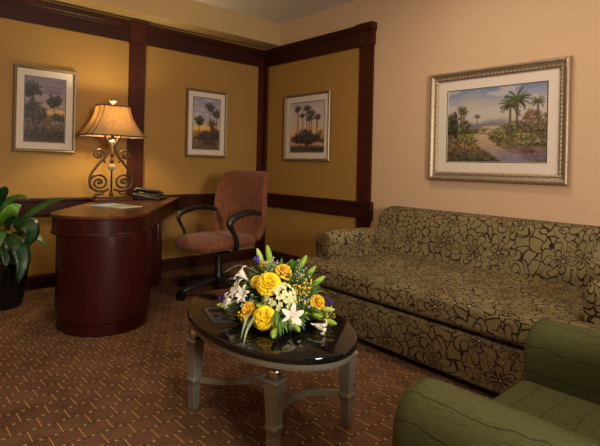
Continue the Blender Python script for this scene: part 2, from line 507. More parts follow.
class Canvas:
    """Paints a small landscape on a grid of vertex colours; x right, y up, both in 0..1."""
    def __init__(s, w, h, asp):
        s.w, s.h, s.asp = w, h, asp
        ys, xs = np.mgrid[0:h, 0:w]
        s.x = xs/(w-1)*asp; s.y = ys/(h-1)
        s.c = np.zeros((h, w, 3))
    def noise(s, sx, sy, seed):
        out = np.zeros((s.h, s.w))
        for j in range(s.h):
            for i in range(s.w):
                out[j, i] = noise.fractal(Vector((s.x[j, i]*sx, s.y[j, i]*sy, seed*5.17)), 1.0, 2.0, 4)
        return out
    def blend(s, mask, col):
        mask = np.clip(mask, 0, 1)[..., None]; s.c = s.c*(1-mask)+np.array(col)/255*mask if not isinstance(col, np.ndarray) else s.c*(1-mask)+col*mask
    def ramp(s, stops, f):
        ps = [p for p, _ in stops]
        return np.stack([np.interp(f, ps, [c[k]/255 for _, c in stops]) for k in range(3)], -1)
    def blob(s, cx, cy, rx, ry, col, seed, soft=.25, rough=.45, shade=26):
        n = s.noise(13, 13, seed)
        d = 1-np.sqrt(((s.x-cx)/rx)**2+((s.y-cy)/ry)**2)+n*rough
        mask = np.clip(d/soft, 0, 1)
        n2 = s.noise(34, 34, seed+3)
        colr = np.array(col)[None, None, :]/255*(1+n2[..., None]*.9)+((s.y-cy)/ry)[..., None]*shade/255
        s.blend(mask, np.clip(colr, 0, 1))
    def line(s, x0, y0, x1, y1, w, col, op=1.0):
        dx, dy = x1-x0, y1-y0; L = dx*dx+dy*dy
        t = np.clip(((s.x-x0)*dx+(s.y-y0)*dy)/L, 0, 1)
        d = np.hypot(s.x-x0-t*dx, s.y-y0-t*dy)
        s.blend(np.clip((w-d)/(.35*w+.002)+.5, 0, 1)*op, col)
    def palm(s, x, y0, y1, r, col, trunk, seed, kind='fan'):
        g = random.Random(seed)
        s.line(x+g.uniform(-.01, .01), y0, x, y1, .008*s.asp+.003, trunk)
        if kind == 'fan':
            s.blob(x, y1, r*1.05, r*.95, col, seed, .3, .55, 30)
            for k in range(14):
                a = g.uniform(-.5, PI+.5)
                s.line(x, y1, x+r*1.25*math.cos(a), y1+r*1.15*math.sin(a), r*.07, col, .9)
        else:
            for k in range(17):
                a = -.55+k/16*(PI+1.1)+g.uniform(-.1, .1)
                L = r*g.uniform(.85, 1.2)
                px, py = x, y1
                for q in range(4):
                    aa = a+(0.22*q if math.cos(a) < 0 else -0.22*q)
                    nx, ny = px+L/4*math.cos(aa), py+L/4*math.sin(aa)
                    sh = .85+.3*math.sin(a)+g.uniform(-.15, .15)
                    s.line(px, py, nx, ny, r*.085*(1-.16*q), tuple(min(255, c*sh) for c in col), .92); px, py = nx, ny

def art_left():
    c = Canvas(48, 76, .66)
    n = c.noise(3, 14, 1)
    c.c = c.ramp([(0, (52, 40, 34)), (.36, (150, 104, 58)), (.45, (208, 160, 92)), (.56, (150, 128, 122)), (.75, (134, 122, 132)), (1, (110, 100, 112))], c.y+n*.07)
    c.blend(np.clip(n*2.2-.1, 0, .8)*(c.y > .5), (98, 88, 102))
    c.blob(.14, .42, .26, .2, (56, 48, 36), 11); c.blob(.56, .36, .18, .1, (52, 48, 40), 12)
    c.blob(.3, .18, .6, .2, (66, 54, 40), 13, .3, .6); c.blob(.5, .26, .3, .1, (92, 78, 60), 14, .4, .6)
    c.palm(.13, .3, .8, .125, (50, 46, 34), (56, 44, 34), 21); c.palm(.12, .3, .56, .1, (58, 50, 38), (50, 40, 30), 23)
    c.palm(.475, .34, .65, .105, (50, 48, 40), (56, 46, 38), 22)
    c.blend(np.clip((.09-c.y)/.04, 0, .7), (70, 54, 44))
    return c
def art_middle():
    c = Canvas(48, 76, .53)
    n = c.noise(3, 14, 2)
    c.c = c.ramp([(0, (66, 56, 50)), (.3, (150, 112, 60)), (.38, (222, 168, 70)), (.47, (200, 170, 120)), (.6, (160, 150, 156)), (1, (136, 130, 148))], c.y+n*.08)
    c.blend(np.clip(n*2-.1, 0, .8)*(c.y > .5), (176, 164, 160))
    c.blob(.32, .22, .26, .17, (58, 48, 46), 31, .3, .6); c.blob(.45, .34, .13, .12, (70, 58, 52), 32)
    c.palm(.33, .3, .82, .09, (70, 68, 58), (70, 60, 50), 41); c.palm(.47, .3, .7, .09, (66, 64, 56), (66, 56, 48), 42)
    c.palm(.125, .2, .55, .085, (66, 64, 52), (70, 58, 46), 43); c.palm(.37, .25, .5, .09, (78, 74, 62), (70, 60, 50), 44)
    c.blend(np.clip((.2-c.y)/.05, 0, .55)*np.clip(np.sin(c.y*150)*2, 0, 1), (150, 118, 74))
    return c
def art_right():
    c = Canvas(48, 72, .66)
    n = c.noise(3, 12, 3)
    c.c = c.ramp([(0, (70, 58, 54)), (.1, (84, 66, 56)), (.16, (200, 160, 116)), (.22, (110, 80, 60)), (.36, (206, 160, 110)), (.55, (196, 172, 150)), (.8, (190, 172, 162)), (1, (168, 154, 152))], c.y+n*.03)
    c.blob(.33, .3, .29, .16, (62, 54, 46), 51, .3, .5, 14); c.blob(.35, .24, .33, .09, (50, 44, 38), 52, .3, .4, 10)
    for i, (x, y1, r) in enumerate(((.15, .86, .068), (.33, .86, .068), (.25, .74, .062), (.42, .77, .066), (.38, .67, .066), (.53, .68, .062))):
        c.palm(x, .36, y1, r, (70, 64, 56), (86, 72, 60), 61+i)
    c.blend(np.clip((.11-c.y)/.03, 0, .8)*np.clip(n*3+.4, 0, 1), (52, 46, 44))
    return c
def art_big():
    c = Canvas(128, 96, 1.36)
    n = c.noise(2.2, 7, 4); n3 = c.noise(14, 30, 6)*.6
    c.c = c.ramp([(0, (70, 66, 52)), (.42, (128, 122, 116)), (.5, (150, 146, 160)), (.6, (206, 186, 160)), (.72, (206, 192, 176)), (.86, (160, 164, 180)), (1, (112, 128, 168))], c.y+n*.10)
    c.blend(np.clip(n*2.4-.2, 0, .85)*(c.y > .55), (206, 196, 188))
    # far tree line and haze
    c.blend(np.clip((.53+n3*.03-c.y)/.03, 0, 1)*np.clip((c.y-.42)/.03, 0, 1), (120, 118, 124))
    c.blob(.45, .62, .05, .03, (104, 102, 100), 71); c.line(.45, .5, .45, .61, .006, (100, 92, 84))
    # marsh ground and the winding stream
    ground = np.clip((.45+n3*.02-c.y)/.02, 0, 1)
    c.blend(ground, np.clip(np.stack([.40+n3*.35, .36+n3*.33, .22+n3*.2], -1), 0, 1))
    yy = c.y
    mid = np.interp(yy, [0, .08, .2, .3, .39, .46, .5], [1.0, .86, .64, .53, .52, .62, .66])
    wid = np.interp(yy, [0, .08, .14, .2, .3, .38, .44, .5], [.2, .19, .16, .15, .11, .09, .10, .16])+c.noise(6, 26, 8)*.06
    river = np.clip((wid-np.abs(c.x-mid+n3*.02))/.02, 0, 1)*np.clip((.5-yy)/.02, 0, 1)
    pool = np.clip((.2+n3*.02-yy)/.03, 0, 1)*np.clip((c.x-.8)/.06, 0, 1)*np.clip((yy-.02)/.02, 0, 1)
    rc = c.ramp([(0, (128, 118, 150)), (.12, (160, 140, 134)), (.25, (190, 160, 128)), (.4, (206, 180, 150)), (1, (190, 176, 166))], yy+n3*.02)
    c.blob(1.1, .16, .34, .06, (96, 74, 60), 72, .35, .7); c.blob(1.02, .34, .34, .035, (122, 112, 66), 73, .4, .6)
    c.blob(.8, .40, .28, .03, (116, 112, 60), 74, .4, .6); c.blob(1.15, .25, .3, .035, (106, 92, 66), 75, .4, .6)
    # bushes
    c.blob(.07, .52, .14, .2, (60, 62, 42), 76); c.blob(.28, .46, .1, .12, (82, 80, 50), 77); c.blob(.3, .34, .16, .05, (120, 116, 64), 78)
    c.blob(1.2, .54, .2, .16, (122, 94, 70), 79, .3, .6); c.blob(1.28, .46, .2, .1, (104, 92, 66), 80); c.blob(1.0, .5, .2, .06, (110, 100, 80), 81)
    c.blob(.9, .42, .08, .13, (92, 92, 56), 82)
    c.blob(.1, .16, .42, .2, (100, 82, 52), 83, .35, .5); c.blob(.36, .05, .44, .09, (66, 64, 40), 84, .35, .5); c.blob(.3, .2, .16, .05, (134, 106, 66), 85, .4, .5)
    c.blend(pool*.85, np.clip(rc*np.array([.80, .76, .86])*(1+n3[..., None]*.25), 0, 1)); n4 = c.noise(5, 44, 9)
    c.blend(river*np.clip(1.05-np.clip(n4-.15, 0, 1)*1.8, 0, 1), np.clip(rc*(1+n4[..., None]*.12), 0, 1))
    for q, (bx, by) in enumerate(((.5, .44), (.72, .36), (.84, .28), (.36, .3), (.46, .17))): c.blob(bx, by, .13, .022, (112, 100, 60), 200+q, .4, .6)
    c.blob(1.15, .15, .1, .035, (92, 70, 60), 86, .4, .6); c.blob(.42, .03, .3, .06, (66, 64, 40), 87, .35, .6)
    # palms
    c.palm(.22, .5, .72, .07, (78, 82, 52), (92, 80, 62), 91, 'date'); c.palm(.255, .5, .68, .06, (86, 86, 56), (92, 80, 62), 92, 'date')
    c.palm(.985, .38, .80, .16, (62, 74, 46), (92, 78, 60), 93, 'date'); c.palm(.90, .36, .74, .14, (78, 84, 50), (104, 88, 62), 94, 'date')
    c.palm(1.245, .45, .76, .09, (76, 82, 52), (96, 84, 64), 95, 'date')
    c.c = c.c*.80+np.array([150, 124, 104])/255*.08
    return c

def art_mesh(canvas, w, h):
    """Front faces -y, centred on the origin, with the paint as vertex colours and a thin board behind."""
    me = bpy.data.meshes.new('artwork')
    H_, W_ = canvas.h, canvas.w
    vs = [((i/(W_-1)-.5)*w, 0, (j/(H_-1)-.5)*h) for j in range(H_) for i in range(W_)]
    fs = [(j*W_+i, j*W_+i+1, (j+1)*W_+i+1, (j+1)*W_+i) for j in range(H_-1) for i in range(W_-1)]
    k = len(vs)
    vs += [(-w/2, .004, -h/2), (w/2, .004, -h/2), (w/2, .004, h/2), (-w/2, .004, h/2)]
    fs += [(k+3, k+2, k+1, k), (0, k, k+1, W_-1), (W_-1, k+1, k+2, H_*W_-1), (H_*W_-1, k+2, k+3, (H_-1)*W_), ((H_-1)*W_, k+3, k, 0)]
    me.from_pydata(vs, [], fs)
    ca = me.color_attributes.new('Col', 'FLOAT_COLOR', 'POINT')
    cc = np.clip(canvas.c, 0, 1).reshape(-1, 3)
    lin = np.where(cc <= .04045, cc/12.92, ((cc+.055)/1.055)**2.4)
    data = np.ones((len(vs), 4), dtype=np.float32); data[:k, :3] = lin; data[k:, :3] = .1
    ca.data.foreach_set('color', data.ravel())
    me.materials.append(M['art'])
    return me

def frame_ring(b, w, h, prof, mi=0):
    """A mitred frame: prof = (inset from the outer edge, distance off the wall) around a w x h rectangle lying in xz, facing -y."""
    n = len(prof)
    corners = [(-1, -1), (1, -1), (1, 1), (-1, 1)]
    rings = []
    for sx, sz in corners:
        rings.append([b.verts.new((sx*(w/2-i), -d, sz*(h/2-i))) for i, d in prof])
    for a in range(4):
        p, q = rings[a], rings[(a+1) % 4]
        for i in range(n):
            j = (i+1) % n
            f = b.faces.new((p[i], q[i], q[j], p[j])); f.material_index = mi if not callable(mi) else mi(i)

def picture(name, label, loc, rz, w, h, canvas, fw_, mat_w, big=False):
    t = thing(name, label, 'picture', loc, rz, None if big else 'small framed palm pictures')
    if not big:
        b = B(); frame_ring(b, w, h, [(0, 0), (0, .026), (.006, .034), (.018, .03), (fw_, .022), (fw_, .004), (.004, .0)])
        obj('frame', b, M['goldframe'], t, smooth=True, autos=25)
    else:
        b = B()
        frame_ring(b, w, h, [(0, 0), (0, .03), (.006, .046), (.014, .05), (.022, .046), (.03, .036), (.05, .026), (.058, .03), (fw_-.008, .026), (fw_, .02), (fw_, .006), (.006, .0)])
        fr = obj('frame', b, M['bronzeframe'], t, smooth=True, autos=25)
        b = B(); i0 = .056                          # carved bead row on the inner step
        nx, nz = int((w-2*i0)/.03), int((h-2*i0)/.03)
        for k in range(nx+1):
            x = -w/2+i0+(w-2*i0)*k/nx
            for sz in (-1, 1): ball(b, (x, -.031, sz*(h/2-i0)), .010, 6, 5, (1.15, .9, .9))
        for k in range(1, nz):
            z = -h/2+i0+(h-2*i0)*k/nz
            for sx in (-1, 1): ball(b, (sx*(w/2-i0), -.031, z), .010, 6, 5, (.9, .9, 1.15))
        obj('carved_beading', b, M['bronzeframe'], fr, smooth=True)
        b = B(); frame_ring(b, w-.026, h-.026, [(0, .047), (.003, .0525), (.007, .0525), (.010, .044)])
        obj('outer_bead', b, M['frameedge'], fr, smooth=True, autos=25)
    iw, ih = w-2*fw_, h-2*fw_
    b = B(); aw, ah = iw-2*mat_w, ih-2*mat_w
    frame_ring(b, iw+.004, ih+.004, [(0, .004), (0, .012), (mat_w+.002, .012), (mat_w+.004, .009), (mat_w+.004, .004)])
    mt = obj('mat_board', b, M['matboard'], t)
    b = B(); frame_ring(b, aw+.012, ah+.012, [(0, .0118), (0, .0132), (.006, .0132), (.006, .0118)])
    obj('mat_border_line', b, M['matline'], mt)
    me = art_mesh(canvas, aw+.004, ah+.004)
    o = bpy.data.objects.new('artwork', me); COL.objects.link(o); o.parent = t; o.location = (0, -.0085, 0)
    return t

picture('framed_picture', 'small gold-framed palm sunset picture on the wall between plant and table lamp', (-2.435, -.001, 1.575), 0, .505, .742, art_left(), .026, .064)
picture('framed_picture', 'small gold-framed palm picture on back wall between the phone and the office chair', (-.802, -.001, 1.575), 0, .515, .742, art_middle(), .026, .062)
picture('framed_picture', 'small framed picture of six tall palms on an island, above sofa arm on panelled wall', (-.005, -.795, 1.56), -PI/2, .735, .742, art_right(), .026, .07)
picture('framed_picture', 'large framed river landscape with date palms on peach wall above the sofa', (-.001, -2.914, 1.488), -PI/2, 1.105, .893, art_big(), .072, .085, True)

# ------------------------------------------------------------------ desk
DU = Vector((.57, .8216)); DV = Vector((.8216, -.57)); DC = Vector((-2.375, -1.239))
desk = thing('writing_desk', 'dark cherry bullet-shaped desk with rounded end, standing out from the gold wall', 'desk', (DC.x, DC.y, 0))
def bullet(Rr, back_y, n=28, back_u=None, flare=0.0):
    """Plan outline in desk-local coordinates: rounded end towards the room, cut off parallel with the wall."""
    out = []
    for k in range(n+1):
        a = PI*k/n
        p = Rr*(math.cos(a)*(-DV)-math.sin(a)*DU); out.append((p.x, p.y))
    for s in (1, -1):
        p = DV*s*Rr
        if back_u is None: q = p+DU*((back_y-DC.y-p.y)/DU.y)
        else: q = p+DU*back_u
        if s > 0: q = q+Vector((flare, 0))
        out.append((q.x, q.y))
    return out
ZD = .78
b = B(); prism(b, bullet(.316, -.045, flare=.05), ZD-.024, ZD); obj('desktop', b, M['desktop'], desk, bevel=.006)
b = B(); prism(b, bullet(.308, -.06, flare=.04), ZD-.128, ZD-.024); ap = obj('apron', b, M['desk'], desk, bevel=.003)
b = B(); prism(b, bullet(.314, -.06, flare=.04), ZD-.136, ZD-.112); obj('molding_band', b, M['desk'], ap, bevel=.008)
b = B(); prism(b, [(x+.025, y-.017) for x, y in bullet(.308, 0, back_u=.06)], .085, ZD-.13); obj('pedestal', b, M['desk'], desk, bevel=.004)
b = B(); prism(b, [(x+.03, y-.02) for x, y in bullet(.288, 0, back_u=.05)], 0, .087); obj('plinth', b, M['desk'], desk, bevel=.006)
b = B()
pr = [DV*s*.285+DU*u for s, u in ((-1, 1.0), (.86, 1.02), (.86, 1.22), (-1, 1.06))]
prism(b, [(p.x, p.y) for p in pr], 0.0, ZD-.13); obj('rear_panel', b, M['desk'], desk, bevel=.012)

b = B(); prism(b, [tuple((DV*v_*.285+DU*u)[:2]) for v_, u in ((-.35, .05), (-.25, .05), (-.25, 1.02), (-.35, 1.02))], .12, ZD-.13); obj('modesty_panel', b, M['desk'], desk)

# ------------------------------------------------------------------ table lamp
LX, LY = -1.955, -.315
lamp = thing('table_lamp', 'lit table lamp with scrolled iron base and flared bronze shade on the desk', 'lamp', (LX, LY, ZD))
b = B(); box(b, -.165, .165, -.07, .07, 0, .022); box(b, -.15, .15, -.06, .06, .022, .04); obj('base', b, M['iron'], lamp, bevel=.004)
b = B(); tube(b, [(0, 0, .04), (0, 0, .57)], .0085, 10); ball(b, (0, 0, .06), .02); ball(b, (0, 0, .41), .017); lathe(b, [(.0, .34), (.022, .35), (.012, .38), (0, .381)], 14); obj('stem', b, M['iron'], lamp, smooth=True)
b = B(); ball(b, (0, 0, .305), .036, 14, 10, (1, 1, .85)); obj('crystal_ball', b, M['crystal'], lamp, smooth=True)
b = B(); ball(b, (0, 0, .525), .028, 14, 10); obj('crystal_ball', b, M['crystal'], lamp, smooth=True)
def scroll(sx):
    """One iron side scroll: small foot curl, big lower volute, swept up to the waist and out to an upper volute."""
    b = B()
    pts = []
    for k in range(0, 34):                                     # inner volute of the big lower curl
        a = R(200)-k/33*R(600); r = .018+.062*(k/33)
        pts.append((sx*(.098+r*math.cos(a)*1.0), 0, .165+r*math.sin(a)))
    e = pts[-1]
    tube(b, pts, .0095, 8)
    # outer sweep: from the base round the outside of the volute up to the waist
    sweep = smooth_path([(sx*.02, 0, .105), (sx*.075, 0, .085), (sx*.135, 0, .10), (sx*.172, 0, .155), (sx*.165, 0, .235), (sx*.115, 0, .315), (sx*.055, 0, .395), (sx*.026, 0, .455), (sx*.026, 0, .50), (sx*.045, 0, .555), (sx*.065, 0, .585)], 6)
    tube(b, sweep, .0105, 8)
    # upper volute
    pts = []
    for k in range(0, 30):
        a = R(-150)-k/29*R(-560) if False else R(250)+k/29*R(-520); r = .054-.040*(k/29)
        pts.append((sx*(.108+r*math.cos(a)), 0, .415+r*math.sin(a)))
    tube(b, [(sx*.055, 0, .345), (sx*.07, 0, .362)]+pts, .009, 8)
    ball(b, (sx*.108, 0, .415), .015); ball(b, (sx*.098, 0, .165), .018)
    tube(b, smooth_path([(sx*.06, 0, .087), (sx*.075, 0, .06), (sx*.12, 0, .062), (sx*.125, 0, .04), (sx*.10, 0, .043)], 5), .008, 8)
    return b
for sx in (-1, 1):
    o = obj('iron_scroll', scroll(sx), M['iron'], lamp, smooth=True); o.scale = (1.1, 1, 1)
# bell shade, rectangular in plan
def shade_ring(z, hx, hy, cut=.03):
    return [(-hx+cut, -hy, z), (hx-cut, -hy, z), (hx, -hy+cut, z), (hx, hy-cut, z), (hx-cut, hy, z), (-hx+cut, hy, z), (-hx, hy-cut, z), (-hx, -hy+cut, z)]
SZ0, SZ1 = .583, .852
sec = []
for k in range(11):
    t_ = k/10; g = (1-t_)**1.75
    sec.append((SZ0+(SZ1-SZ0)*t_, .136+.128*g, .084+.062*g))
b = B()
loft(b, [shade_ring(*s) for s in sec]+[shade_ring(z, hx-.003, hy-.003) for z, hx, hy in reversed(sec)], cap=False)
shade = obj('lamp_shade', b, M['shade'], lamp, smooth=True, autos=30)
b = B()
for z, hx, hy in (sec[0], sec[-1]):
    loft(b, [shade_ring(z-.006, hx+.003, hy+.003), shade_ring(z+.007, hx+.002, hy+.002), shade_ring(z+.007, hx-.005, hy-.005), shade_ring(z-.006, hx-.005, hy-.005), shade_ring(z-.006, hx+.003, hy+.003)], cap=False)
for i in range(8):
    tube(b, [shade_ring(*s)[i] for s in sec], .0032, 5)
obj('shade_trim', b, M['shadetrim'], shade)
b = B(); tube(b, [(0, 0, .57), (0, 0, .63)], .014, 10)
tube(b, smooth_path([(-.02, 0, .60), (-.055, 0, .68), (-.05, 0, .80), (0, 0, .862), (.05, 0, .80), (.055, 0, .68), (.02, 0, .60)], 5), .003, 6)
for dx, dy in ((1, 0), (-1, 0), (0, 1), (0, -1)): tube(b, [(0, 0, .850), (dx*.138, dy*.086, .850)], .0028, 6)
obj('harp', b, M['iron'], lamp, smooth=True)
b = B(); lathe(b, [(0, .862), (.016, .866), (.010, .876), (.026, .888), (.032, .904), (.022, .922), (0, .932)], 16); obj('finial', b, M['bronzeframe'], lamp, smooth=True)
b = B(); ball(b, (0, 0, .735), .026, 14, 10, (1, 1, 1.25)); obj('bulb', b, M['bulb'], lamp, smooth=True)

# ------------------------------------------------------------------ telephone
ph = thing('telephone', 'black desk telephone on the far corner of the desk beside the lamp', 'telephone', (-1.56, -.27, ZD), R(48))
ph.scale = (1.2, 1.3, .95)
b = B(); loft(b, [[(-.12, -.10, 0), (.12, -.10, 0), (.12, .10, 0), (-.12, .10, 0)], [(-.12, -.10, .022), (.12, -.10, .022), (.115, .10, .07), (-.115, .10, .07)]]); body = obj('phone_body', b, M['blackplastic'], ph, bevel=.01)
b = B()
for i in range(4):
    for j in range(3):
        yy = -.07+i*.034; box(b, .005+j*.032, .03+j*.032, yy, yy+.02, .026+(yy+.1)*.24, .036+(yy+.1)*.24)
obj('keypad', b, M['greyplastic'], body, bevel=.002)
b = B(); box(b, .0, .10, .055, .085, .06, .073); obj('display', b, M['pale'], body, bevel=.002)
b = B(); tube(b, smooth_path([(-.075, -.10, .05), (-.075, -.085, .072), (-.075, 0, .088), (-.075, .085, .104), (-.075, .105, .086)], 5), .021, 10, .75); ball(b, (-.075, -.085, .052), .028, 12, 8, (1, 1, .6)); ball(b, (-.075, .088, .09), .028, 12, 8, (1, 1, .6)); obj('handset', b, M['blackgloss'], ph, smooth=True)

# ------------------------------------------------------------------ magazine
def magazine_mat():
    t = NT('magazine_cover'); co = t.coord()
    sp = t.n('ShaderNodeSeparateXYZ'); t.put(sp.inputs[0], co)
    v = t.math('ADD', sp.outputs[1], t.math('MULTIPLY', t.math('SUBTRACT', t.noise(co, 14, 3), .5), .12))
    f = t.math('ADD', t.math('MULTIPLY', v, 3.3), .5)
    c = t.ramp(f, [(0, srgb(236, 238, 214)), (.12, srgb(214, 222, 150)), (.3, srgb(150, 186, 62)), (.46, srgb(206, 216, 130)), (.5, srgb(130, 96, 70)), (.57, srgb(214, 226, 240)), (.7, srgb(120, 176, 234)), (.9, srgb(150, 196, 240)), (1, srgb(240, 244, 250))])
    spot = t.math('LESS_THAN', t.vmath('LENGTH', t.vmath('SUBTRACT', co, (.02, .0, .0))).node.outputs['Value'], .035)
    t.set(t.mix(spot, c, srgb(120, 60, 44)), .2, 0, .5)
    return t.m
mg = thing('magazine', 'glossy blue and green magazine lying on the desk below the lamp', 'magazine', (-2.125, -.86, ZD), R(18))
mg.scale = (1.05, 1.25, 1)
b = B(); box(b, -.108, .108, -.142, .142, .0035, .0055); obj('cover', b, magazine_mat(), mg)
b = B(); box(b, -.106, .106, -.14, .14, 0, .0035); obj('pages', b, M['matboard'], mg)

# ------------------------------------------------------------------ office chair (local +x is its front)
CH = Vector((-1.255, -1.02, 0))
ch = thing('office_chair', 'brown fabric swivel office chair with black looped arms beside the desk', 'chair', CH, R(190))
ch.scale = (1.17, 1.15, 1.02)
b = B(); lathe(b, [(0, .07), (.034, .07), (.038, .10), (.03, .13), (.028, .30), (.02, .30), (.02, .40), (0, .40)], 20); lathe(b, [(.024, .28), (.036, .282), (.036, .30), (.024, .302)], 20); obj('gas_column', b, M['blackplastic'], ch, smooth=True, autos=40)
for k in range(5):
    a = R(-3)+k*2*PI/5; d = Vector((math.cos(a), math.sin(a), 0))
    b = B(); tube(b, [tuple(d*r+Vector((0, 0, z))) for r, z in ((.015, .105), (.10, .112), (.20, .098), (.30, .072), (.335, .062))], [.044, .041, .035, .03, .024], 10, .72)
    lg = obj('base_leg', b, M['blackplastic'], ch, smooth=True)
    b = B(); s = Vector((-d.y, d.x, 0)); c0 = d*.335+Vector((0, 0, .0312))
    for o_ in (-.014, .014):
        c1 = c0+s*(o_-.009); c2 = c0+s*(o_+.009); tube(b, [tuple(c1), tuple(c2)], .031, 16)
    tube(b, [tuple(d*.335+Vector((0, 0, .03))), tuple(d*.335+Vector((0, 0, .065)))], .011, 8)
    obj('caster', b, M['blackgloss'], lg, smooth=True, autos=40)
b = B(); box(b, -.13, .14, -.10, .10, .385, .415); box(b, .02, .06, -.24, .24, .395, .41); box(b, .05, .22, .12, .20, .372, .386); obj('tilt_mechanism', b, M['blackplastic'], ch, bevel=.008)
# cushions: superellipse lofts
def pad(b, rings, n=36, e=4.0):
    uvl = b.loops.layers.uv.verify()
    rr = []
    for c, u, v, hu, hv in rings:
        c = Vector(c); u = Vector(u); v = Vector(v); r_ = []
        for k in range(n):
            a = 2*PI*k/n; ca, sa = math.cos(a), math.sin(a)
            x = math.copysign(abs(ca)**(2/e), ca)*hu; y = math.copysign(abs(sa)**(2/e), sa)*hv
            r_.append(tuple(c+u*x+v*y))
        rr.append(r_)
    loft(b, rr)
b = B()
X, Y, Z = (1, 0, 0), (0, 1, 0), (0, 0, 1)
seat_prof = [(.395, .20, .19), (.405, .235, .222), (.425, .26, .246), (.45, .268, .255), (.475, .262, .25), (.492, .235, .226), (.5, .19, .18), (.5, .08, .08)]
pad(b, [((.03, 0, z), X, Y, hu, hv) for z, hu, hv in seat_prof], 40, 3.6)
for v in b.verts:                                           # waterfall front, slight dish
    x = v.co.x-.03
    if x > .1: v.co.z -= (x-.1)**2*1.4
    if v.co.z > .47: v.co.z -= .012*(1-min(1, (x/.2)**2+(v.co.y/.2)**2))
obj('seat', b, M['brown'], ch, smooth=True, uv=True)
b = B()
rings = []
NB = 26
for k in range(NB+1):
    t_ = k/NB; z = .43+.625*t_
    e_ = math.sin(PI*min(1, max(0, t_*.5+.0)))
    w = (.195+.05*math.sin(PI*min(1, t_*1.25))*.8 if t_ < .8 else .195+.05*.0+.0)
    w = .205+.035*math.sin(PI*t_**.8)
    edge = min(1, (t_/.07)**.5 if t_ < .07 else 1, ((1-t_)/.07)**.5 if t_ > .93 else 1)
    w = w*(.80+.20*edge); th = .042*(.25+.75*edge)
    x = -.205-.11*t_**1.2-.018*math.sin(2*PI*t_)+.0
    rings.append(((x, 0, z), Y, X, w*1.2, th))
pad(b, rings, 36, 3.4)
for v in b.verts: v.co.x += (v.co.y/.24)**2*.03            # wraps the sitter a little
obj('backrest', b, M['brown'], ch, smooth=True, uv=True)
b = B(); tube(b, smooth_path([(-.05, 0, .40), (-.2, 0, .40), (-.285, 0, .46), (-.30, 0, .62)], 5), .03, 10, .4); obj('back_support', b, M['blackplastic'], ch, smooth=True)
for s in (-1, 1):
    b = B()
    P = smooth_path([(.06, s*.235, .405), (.085, s*.285, .44), (.11, s*.292, .52), (.15, s*.29, .59), (.165, s*.287, .635), (.13, s*.285, .675), (.05, s*.28, .70), (-.06, s*.27, .712), (-.17, s*.25, .69), (-.26, s*.225, .655), (-.285, s*.19, .64)], 5)
    n_ = len(P); tube(b, [tuple(p) for p in P], [.017+.012*math.sin(PI*min(1, max(0, (i/n_-.25)/.6))) for i in range(n_)], 10, .62)
    obj('armrest', b, M['blackplastic'], ch, smooth=True)

# ------------------------------------------------------------------ sofa (long axis along y, front towards -x)
SX0, SX1 = -1.235, -.035                                # front and rear
SY0, SY1 = -4.065, -1.985                                # ends
sofa = thing('sofa', 'long khaki sofa with dark brown flower line pattern along the peach wall', 'sofa', (-.685, (SY0+SY1)/2-.04, 0), R(-2.6))
ox, oy = .63, -(SY0+SY1)/2
def L(b):
    for v in b.verts: v.co += Vector((ox, oy, 0))
    return b
b = B(); box(b, SX0+.02, SX1, SY0+.02, SY1-.02, .035, .285); obj('base', L(b), M['floral'], sofa, bevel=.014, uv=True)
AW = .19; AXF = -1.02
b = B()
T_poly = [(SX0, SY0+.005), (SX0, SY1-.005), (AXF-.012, SY1-.005), (AXF-.012, SY1-AW-.004), (-.30, SY1-AW-.004), (-.30, SY0+AW+.004), (AXF-.012, SY0+AW+.004), (AXF-.012, SY0+.005)]
loft(b, [[(x, y, z) for x, y in T_poly] for z in (.298, .452)]); obj('seat_cushion', L(b), M['floral'], sofa, bevel=.042, seg=5, uv=True)
b = B()
bp = [(-.05, .25), (-.05, .76), (-.07, .785), (-.11, .80), (-.17, .803), (-.235, .79), (-.275, .76), (-.30, .70), (-.335, .56), (-.36, .45), (-.375, .36), (-.375, .25)]
ys = [SY0+.0, SY0+.02, SY0+.06]+[SY0+.06+(SY1-SY0-.12)*k/8 for k in range(1, 8)]+[SY1-.06, SY1-.02, SY1-.0]
rings = []
for y in ys:
    e_ = min(y-SY0, SY1-y); q = 1 if e_ > .055 else .93+.07*math.sin(min(1, e_/.055)*PI/2)
    rings.append([(-.2+(x+.2)*q, y, .25+(z-.25)*(q if z > .3 else 1)) for x, z in bp])
loft(b, rings); obj('back', L(b), M['floral'], sofa, smooth=True, uv=True, autos=60)
def sofa_arm(y0, y1):
    b = B(); c = (y0+y1)/2; h = (y1-y0)/2
    prof = [(c-h*.86, .24), (c-h*.86, .47), (c-h*.95, .52), (c-h, .565), (c-h*.92, .605), (c-h*.6, .635), (c, .646), (c+h*.6, .635), (c+h*.92, .605), (c+h, .565), (c+h*.95, .52), (c+h*.86, .47), (c+h*.86, .24)]
    xs = (AXF, AXF+.012, AXF+.03, -.7, -.4, -.1); qs = (.90, .97, 1, 1, .985, .96)
    loft(b, [[(x, c+(y-c)*q, .24+(z-.24)*q) for y, z in prof] for x, q in zip(xs, qs)])
    return L(b)
for y0, y1 in ((SY0, SY0+AW), (SY1-AW, SY1)): obj('armrest', sofa_arm(y0, y1), M['floral'], sofa, smooth=True, uv=True, autos=50)
for x in (SX0+.09, SX1-.09):
    for y in (SY0+.1, SY1-.1):
        b = B(); box(b, x-.03, x+.03, y-.03, y+.03, 0, .037); obj('leg', L(b), M['trim'], sofa)

